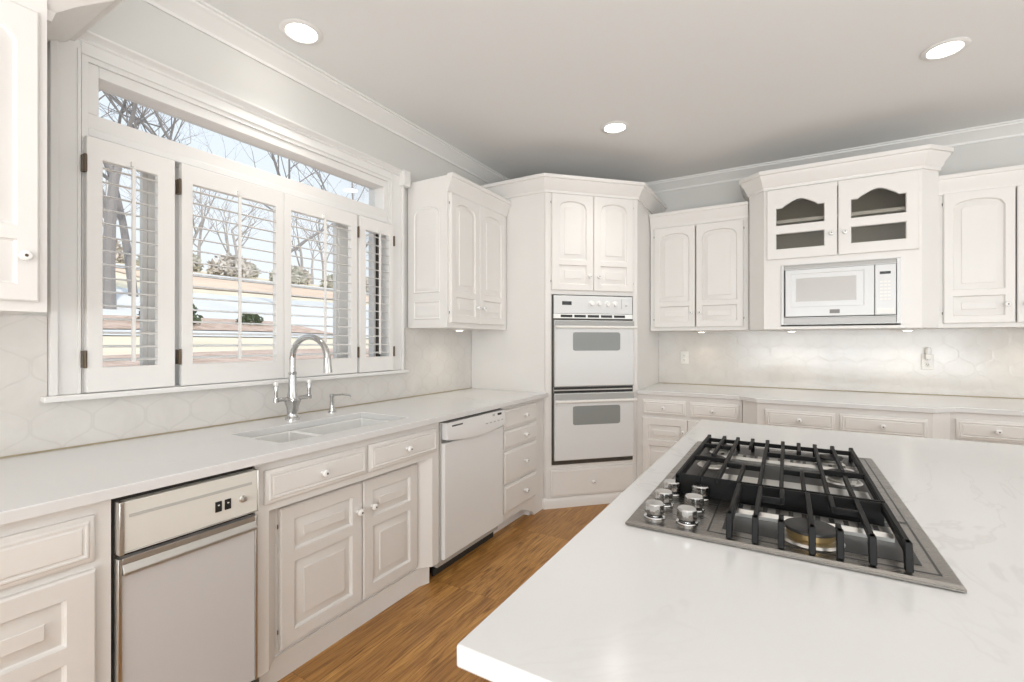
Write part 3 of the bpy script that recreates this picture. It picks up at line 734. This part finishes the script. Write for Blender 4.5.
for xx, ii in ((xa, 0), (xb, n)): b.add([(xx, .018, .866), (xx, -.030, .864), (xx, -.044, lip_r[ii][1]), (xx, -.042, lip_r[ii][1]-.006), (xx, .018, lip_r[ii][1]-.006)], [(0, 1, 2, 3, 4)])
cpn = b.build('control_panel', 'dishwhite', t)
b = MB(); b.box(2.095+o_, 2.195+o_, -.0345, -.028, .838, .846); b.build('badge', 'bronze', cpn, label='small dark maker badge')
b = MB()
for i, xx in enumerate((2.43, 2.475, 2.52, 2.565, 2.61)): b.box(xx+o_, xx+.022+o_, -.0405, -.032, .802, .808)
b.box(2.515+o_, 2.54+o_, -.035, -.028, .840, .850); b.build('buttons', 'greyvent', cpn)
b = MB(); b.box(2.575+o_, 2.620+o_, -.035, -.028, .838, .852); b.build('display', 'led', cpn)
b = MB(); b.box(x0+.012, x1-.003, .055, .065, .0, .105); b.build('toe_panel', 'dark', t)
b = MB(); b.box(x0-.002, x0+.010, -.004, .02, .104, .868); b.build('side_strip', 'greyvent', t)

# ================================================================= trash compactor
t = thing('trash_compactor', 'almond and white trash compactor with metal trim left of the sink cabinet', 'trash compactor', (XF, .775, 0), LEFT)
o_ = -.775; x0, x1 = .575+o_, .978+o_
b = MB(); b.box(x0, x1, .0, .60, .02, .868); b.box(x0-.002, x1+.002, .004, .03, .02, .882); b.build('case', 'dark', t, label='black recess around the compactor')
b = MB(); b.box(x0+.012, x1-.004, -.034, -.001, .720, .863, 0); b.box(x0+.0, x0+.012, -.038, -.001, .714, .865, 1); b.box(x1-.004, x1, -.037, -.001, .716, .865, 1); b.box(x0+.012, x1-.004, -.036, -.001, .716, .720, 1)
cpn = b.build('control_panel', ['almond', 'satin'], t, bevel=.003, label='almond control panel edged in metal')
b = MB(); b.box(x0+.024, x1-.024, -.0355, -.033, .817, .826); b.build('stripe', 'greyvent', cpn, label='grey stripe')
for xx in (.842, .872):
    b = MB(); b.box(xx-.010+o_, xx+.010+o_, -.0375, -.033, .756, .790, 0); b.box(xx-.003+o_, xx+.003+o_, -.0385, -.0365, .776, .780, 1); b.build('rocker_switch', ['black', 'plate'], cpn, bevel=.001, label='black rocker switch')
b = MB(); b.lathe([(.012, 0), (.012, .003), (.009, .005), (.008, .014), (.002, .0145)], (.922+o_, -.034, .776), (0, -1, 0), 16); b.build('key_knob', 'satin', cpn)
b = MB(); b.box(x0+.010, x1-.008, -.024, -.001, .12, .700); dr = b.build('bin_drawer', 'greypanel', t, label='plain pale front panel')
b = MB(); b.box(x0, x0+.009, -.030, -.001, .12, .702); b.box(x1-.007, x1, -.030, -.001, .12, .702); b.box(x0+.010, x1-.008, -.030, -.0245, .684, .702); b.box(x0+.010, x1-.008, -.040, -.0245, .655, .664)
b.prism([(-.040, .664), (-.038, .668), (-.028, .684), (-.0245, .684), (-.0245, .664)], x0+.010, x1-.008, 'x')
b.build('handle', 'satin', dr, bevel=.001, label='metal edge strip and finger pull')

# ================================================================= cooktop
t = thing('gas_cooktop', 'stainless gas cooktop with black grates and six knobs in the island', 'cooktop', (-.03, 1.49, .914))
Z0 = .9145
b = MB(); cx0, cx1, cy0, cy1 = -.306, .249, 1.014, 1.968
R = [(cx0, cy0), (cx1, cy0), (cx1, cy1), (cx0, cy1)]
def rr_(d, z): return [(cx0+d, cy0+d, z), (cx1-d, cy0+d, z), (cx1-d, cy1-d, z), (cx0+d, cy1-d, z)]
b.rings([rr_(.004, Z0), rr_(0, Z0+.002), rr_(0, Z0+.007), rr_(.004, Z0+.011), rr_(.006, Z0+.011)], True, True, True)
b.build('plate', 'steel', t, world=True)
zp = Z0+.011
b = MB()   # thin dark seams of the two burner pans
def seam(x0, x1, y0, y1, w=.0035):
    b.box(x0, x1, y0, y0+w, zp-.001, zp+.0006); b.box(x0, x1, y1-w, y1, zp-.001, zp+.0006); b.box(x0, x0+w, y0+w, y1-w, zp-.001, zp+.0006); b.box(x1-w, x1, y0+w, y1-w, zp-.001, zp+.0006)
seam(-.143, .226, 1.042, 1.30); seam(-.283, .226, 1.305, 1.945)
b.build('pan_seam', 'black', t, world=True)
b = MB()
b.box(-.117, .205, 1.072, 1.285, zp-.001, zp+.0012); b.box(-.262, .205, 1.32, 1.925, zp-.001, zp+.0012)
b.build('burner_pan', 'burnercap', t, world=True, label='dark recessed burner pan')
for ya, xa in ((1.165, -.105), (1.690, -.20)):
    b = MB(); b.prism([(ya, zp+.0012), (ya+.052, zp+.0012), (ya+.052, zp+.010), (ya+.044, zp+.0155), (ya+.008, zp+.0155), (ya, zp+.008)], xa, .182, 'x')
    n = 11; st = (.182-xa-.016)/n
    for k in range(n): b.box(xa+.010+st*k, xa+.019+st*k, ya+.012, ya+.040, zp+.0150, zp+.0162, 1)
    b.build('downdraft_vent', ['satin', 'black'], t, world=True, label='bright slotted metal strip')
b = MB(); b.box(-.16, .18, 1.41, 1.50, zp+.0012, zp+.006); b.build('spill_plate', 'satin', t, world=True, bevel=.002, label='bright metal plate between the rear burners')
for (bx, by, r) in ((.041, 1.105, .046), (-.20, 1.60, .038), (.135, 1.60, .038), (-.20, 1.80, .03), (.12, 1.80, .034)):
    b = MB(); b.lathe([(r*1.25, 0), (r*1.15, .004), (r*.9, .005)], (bx, by, zp+.001), (0, 0, 1), 24); bb_ = b.build('burner', 'satin', t, world=True)
    b = MB(); b.lathe([(r*.86, 0), (r*.92, .004), (r*.92, .013), (r*.80, .014)], (bx, by, zp+.006), (0, 0, 1), 28); b.build('ring', 'brass' if by < 1.2 else 'satin', bb_, world=True)
    b = MB(); b.lathe([(r*.98, 0), (r, .002), (r*.98, .006), (r*.9, .0075), (r*.3, .0078)], (bx, by, zp+.0201), (0, 0, 1), 28); b.build('cap', 'burnercap', bb_, world=True)
# grates
zg = .975
def bar(b, x, y0, y1, leg0=False, leg1=False, w=.0045):
    h = .013
    b.box(x-w, x+w, y0, y1, zg-h, zg)
    for flag, yy, s in ((leg0, y0, -1), (leg1, y1, 1)):
        if flag:
            poly = [(yy, zg), (yy-s*.016, zg), (yy-s*.016, zg-h), (yy-s*.004, zp+.002), (yy+s*.010, zp+.002), (yy+s*.004, zg-.010)]
            b.prism(poly, x-w*1.25, x+w*1.25, 'x')
def cross(b, x0, x1, y, z1=zg-.002, h=.013, w=.005): b.box(x0, x1, y-w, y+w, z1-h, z1)
YM = 1.272
b = MB()   # rear grate
for x, a, c in ((-.245, YM, 1.86), (-.194, YM, 1.46), (-.194, 1.54, 1.86), (-.150, YM, 1.86), (-.103, YM, 1.462), (-.103, 1.72, 1.86), (-.057, YM, 1.86), (-.011, YM, 1.86), (.035, YM, 1.465), (.035, 1.72, 1.86), (.081, YM, 1.86), (.129, YM, 1.467), (.129, 1.52, 1.86), (.179, YM, 1.86)):
    bar(b, x, a, c, False, c > 1.8)
cross(b, -.245, .179, YM+.006, zg-.001, .052, .003); cross(b, -.245, .179, 1.815, zg-.004)
cross(b, -.245, -.150, 1.51); cross(b, .081, .179, 1.515); cross(b, -.245, -.150, 1.70); cross(b, -.057, .081, 1.66)
cross(b, -.150, -.057, 1.462+.0); cross(b, -.011, .081, 1.462)
for x in (-.245, .179): b.box(x-.006, x+.006, YM, 1.86, zg-.020, zg-.004)
b.build('grate', 'iron', t, world=True, bevel=.0012, seg=1, label='larger black cast-iron grate at the far side')
b = MB()   # front grate
for x, a, c in ((-.099, 1.030, YM-.008), (-.053, 1.030, YM-.008), (-.009, 1.030, 1.072), (-.009, 1.182, YM-.008), (.041, 1.030, YM-.008), (.084, 1.034, 1.078), (.084, 1.177, YM-.008), (.131, 1.034, YM-.008), (.180, 1.034, YM-.008)):
    bar(b, x, a, c, a < 1.05, False)
cross(b, -.099, .180, YM-.010, zg-.001, .052, .003); cross(b, -.053, -.009, 1.187); cross(b, .084, .131, 1.182)
for x in (-.099, .180): b.box(x-.006, x+.006, 1.04, YM-.008, zg-.020, zg-.004)
b.build('grate', 'iron', t, world=True, bevel=.0012, seg=1, label='smaller black cast-iron grate at the near side')
def ck(x, y):
    b = MB(); b.lathe([(.0235, 0), (.0235, .003), (.022, .005), (.0165, .006), (.0165, .007)], (x, y, zp), (0, 0, 1), 24, 0)
    b.lathe([(.0175, .007), (.0175, .0115)], (x, y, zp), (0, 0, 1), 24, 1)
    n = 36; prof = [(.0205, .0115), (.0215, .0135), (.0205, .031), (.018, .0335), (.003, .034)]
    rs = []
    for r, h in prof: rs.append([(x+math.cos(2*PI*i/n)*(r-(.0012 if i % 3 == 0 and h < .032 else 0)), y+math.sin(2*PI*i/n)*(r-(.0012 if i % 3 == 0 and h < .032 else 0)), zp+h) for i in range(n)])
    b.rings(rs, True, True, True, 0)
    b.build('control_knob', ['chrome', 'black'], t, world=True)
for x in (-.255, -.186):
    for y in (1.066, 1.158, 1.250): ck(x, y)

# ================================================================= lights in the ceiling and under the cabinets
def downlight(x, y, label, power):
    t = thing('recessed_light', label, 'ceiling light', (x, y, ZC), 0, 'recessed ceiling lights')
    b = MB(); b.lathe([(.072, 0), (.098, -.001), (.100, -.004), (.094, -.008), (.074, -.009), (.069, -.002)], (0, 0, 0), (0, 0, 1), 32, 0, False, False); b.build('trim_ring', 'trim', t)
    b = MB(); b.lathe([(.069, -.003), (.001, -.0035)], (0, 0, 0), (0, 0, 1), 28, 0, False, True); b.build('lens', 'lens', t)
    lamp('recessed_lamp', 'SPOT', (0, 0, -.02), (0, 0, 0), power, (1, .97, .93), t, spot_size=math.radians(105), spot_blend=1.0, shadow_soft_size=.06)
downlight(-2.07, 1.47, 'round recessed ceiling light above the window, against the crown moulding', 16)
downlight(-1.06, 3.26, 'round recessed ceiling light in front of the oven tower', 20)
downlight(.715, 3.26, 'round recessed ceiling light at the right, in front of the microwave cabinet', 18)
def puck(x, y, z, label, power=1.9):
    t = thing('under_cabinet_light', label, 'under-cabinet light', (x, y, z), 0, 'puck lights under the wall cabinets')
    b = MB(); b.lathe([(.036, 0), (.036, -.008), (.033, -.013), (.028, -.014)], (0, 0, 0), (0, 0, 1), 24, 0, True, False); b.build('housing', 'plate', t)
    b = MB(); b.lathe([(.028, -.0138), (.020, -.016), (.001, -.0165)], (0, 0, 0), (0, 0, 1), 24, 0, False, True); b.build('lens', 'puck', t)
    lamp('puck_lamp', 'SPOT', (0, 0, -.02), (0, 0, 0), power, (1, .86, .66), t, spot_size=math.radians(140), spot_blend=.9, shadow_soft_size=.025)
puck(-2.14, 2.86, 1.4115, 'small lit puck light under the cabinet left of the oven tower')
puck(-.655, 4.46, 1.4115, 'small lit puck light under the cabinet right of the ovens')
puck(.035, 4.42, 1.4095, 'small lit puck light below the left side of the microwave')
puck(.765, 4.42, 1.4095, 'small lit puck light below the right side of the microwave')

puck(1.43, 4.45, 1.4115, 'small lit puck light under the wall cabinet right of the microwave cabinet')

# ================================================================= outlets
def outlet(x, z, label):
    t = thing('wall_outlet', label, 'outlet', (x, YB, z))
    b = MB(); b.box(-.036, .036, -.006, -.0005, -.058, .058); b.build('cover_plate', 'plate', t, bevel=.003)
    for dz in (.022, -.022):
        b = MB(); b.lathe([(.016, 0), (.016, .003), (.014, .0035)], (0, -.006, dz), (0, -1, 0), 20, 0); f = b.build('receptacle', 'plate', t)
        b = MB(); b.box(-.007, -.0045, -.0105, -.0094, dz-.002, dz+.007); b.box(.0045, .007, -.0105, -.0094, dz-.002, dz+.007); b.box(-.002, .002, -.0105, -.0094, dz-.009, dz-.005); b.build('slots', 'dark', f)
outlet(-.832, 1.163, 'white wall outlet beside the oven tower'); outlet(.917, 1.163, 'white wall outlet under the night light right of the microwave')
t = thing('night_light', 'small white plug-in night light in the outlet right of the microwave', 'night light', (.917, YB-.012, 1.20))
b = MB(); b.box(-.018, .018, -.030, 0, -.018, .020); b.build('plug_body', 'plate', t, bevel=.004)
b = MB(); b.lathe([(.012, 0), (.018, .012), (.018, .040), (.012, .052), (.002, .055)], (0, -.018, .020), (0, 0, 1), 18); b.build('shade', 'porcelain', t)

# ================================================================= the garden beyond the window
prof = [(-2.54, .95), (-4.2, 1.06), (-6.0, 1.16), (-8.0, 1.27), (-10, 1.47), (-13, 1.93), (-17, 2.65), (-22, 3.55), (-32, 5.4), (-45, 7.6), (-70, 10)]
def gz(x):
    for (a, za), (c, zc) in zip(prof, prof[1:]):
        if c <= x <= a: return za+(zc-za)*(a-x)/(a-c)
    return prof[-1][1] if x < prof[-1][0] else prof[0][1]
def strip(name, mat, edge0, edge1, y0, y1, lift=0.0, label=None, n=40, kx=24):
    b = MB(); rows = []
    for j in range(kx+1):
        row = []
        for i in range(n+1):
            y = y0+(y1-y0)*i/n; x = edge0(y)+(edge1(y)-edge0(y))*j/kx; row.append((x, y, gz(x)+lift))
        rows.append(row)
    b.rings(rows, False, False, False); return struct(b.build(name, mat), label)
strip('lawn', 'lawn', lambda y: -2.54, lambda y: -70, -30, 90, -.02, 'tan winter lawn outside the window', 50, 60)
strip('pine_straw_bed', 'straw', lambda y: -2.56, lambda y: -6.4+.25*math.sin(y), -6, 30, .0, 'reddish pine straw bed below the window')
strip('driveway', 'drive', lambda y: -9.6+.05*y, lambda y: -19-.12*y, -12, 60, .0, 'pale concrete driveway')
strip('planting_island', 'straw', lambda y: -10.4+.10*(y-5)**2*.35, lambda y: -12.6-.12*(y-5)+.05*(y-5)**2, 0.5, 8.2, .02, 'brown planting bed in the driveway')
strip('far_lawn', 'farlawn', lambda y: -22-.05*y, lambda y: -31, 10, 60, .02, 'far tan lawn')
strip('street', 'drive', lambda y: -31.5, lambda y: -37, -20, 80, .03, 'pale street up the slope')

def grow(b, p, d, L, r, depth, rng, seg=6):
    n = 4; pts = [Vector(p)]; rad = [r]; q = Vector(p); dd = Vector(d).normalized()
    for i in range(n):
        dd = (dd + Vector((rng.uniform(-1, 1), rng.uniform(-1, 1), rng.uniform(-.3, .6)))*.13).normalized()
        q = q + dd*L/n; pts.append(q.copy()); rad.append(r*(1-.45*(i+1)/n))
    b.tube(pts, rad, seg if depth > 1 else 4, 0, False)
    if depth == 0: return
    k = 4 if depth > 2 else 3
    for i in range(k):
        f = rng.uniform(.35, 1.0) if i else 1.0
        idx = min(n, max(1, round(f*n))); s = pts[idx]
        ax = Vector((rng.uniform(-1, 1), rng.uniform(-1, 1), rng.uniform(-.15, .75))).normalized()
        nd = (dd*.75 + ax*.9).normalized()
        grow(b, s, nd, L*rng.uniform(.55, .78), rad[idx]*rng.uniform(.5, .72), depth-1, rng, 5)
def bare_tree(x, y, r, L, seed, label, lean=(0, 0, 1), depth=5, mat='bark', group='bare trees outside the window'):
    rng = random.Random(seed); b = MB(); grow(b, (0, 0, -.2), lean, L, r, depth, rng, 8)
    o = b.build('bare_tree', mat); o.location = (x, y, gz(x)); tag(o, label, 'tree', group); return o
bare_tree(-13.9, 4.75, .155, 4.6, 3, 'thick bare tree at the left end of the transom view')
bare_tree(-17.2, 6.5, .13, 5.0, 7, 'straight bare tree second from the left in the transom')
bare_tree(-13.9, 6.0, .17, 4.4, 12, 'bare tree with low forked boughs seen through the transom', (.0, .12, 1))
bare_tree(-16.2, 10.7, .11, 4.6, 21, 'bare tree spreading over the middle of the transom', (.05, .1, 1))
bare_tree(-17.5, 15.35, .11, 4.8, 33, 'bare tree at the right end of the transom view', (0, -.1, 1))
rng = random.Random(5)
for i in range(18):
    y = 5 + i*2.4 + rng.uniform(-.8, .8); x = -40 - rng.uniform(0, 9)
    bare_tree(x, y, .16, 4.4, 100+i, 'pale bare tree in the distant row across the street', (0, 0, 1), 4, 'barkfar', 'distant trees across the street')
def shrub(x, y, r, seed, label, mat='evergreen'):
    rng = random.Random(seed); b = MB()
    for i in range(420):
        a, e = rng.uniform(0, 2*PI), math.asin(rng.uniform(-.3, 1)); q = r*rng.uniform(.55, 1)
        c = Vector((q*math.cos(a)*math.cos(e), q*math.sin(a)*math.cos(e), q*.8*math.sin(e)+r*.25)); u = Vector((rng.gauss(0, 1), rng.gauss(0, 1), rng.gauss(0, 1))).normalized(); w = u.orthogonal().normalized(); s = r*.11
        b.add([c-u*s*1.6, c-w*s*.6, c+u*s*1.6, c+w*s*.6], [(0, 1, 2, 3)])
    b.lathe([(.03*r, -.1), (.05*r, r*.5)], (0, 0, 0), (0, 0, 1), 6)
    o = b.build('shrub', mat, smooth=False); o.location = (x, y, gz(x)); tag(o, label, 'shrub'); return o
shrub(-11.3, 4.9, .55, 1, 'dark green shrub in the bed seen through the wide shutter left of the faucet')
shrub(-11.6, 6.8, .30, 2, 'low small shrub further along the same bed')
shrub(-12.2, 3.3, .45, 3, 'rounded shrub seen through the narrow shutter nearest the left cabinet')
rng = random.Random(9)
for i in range(22):
    o = shrub(-38.5-(i % 2)*2.6, 6+i*2.5, rng.uniform(1.25, 1.75), 20+i, 'muted bush in the distant hedge row across the street', 'hedge' if i % 3 else 'hedgetan'); o['group'] = 'distant bushes across the street'
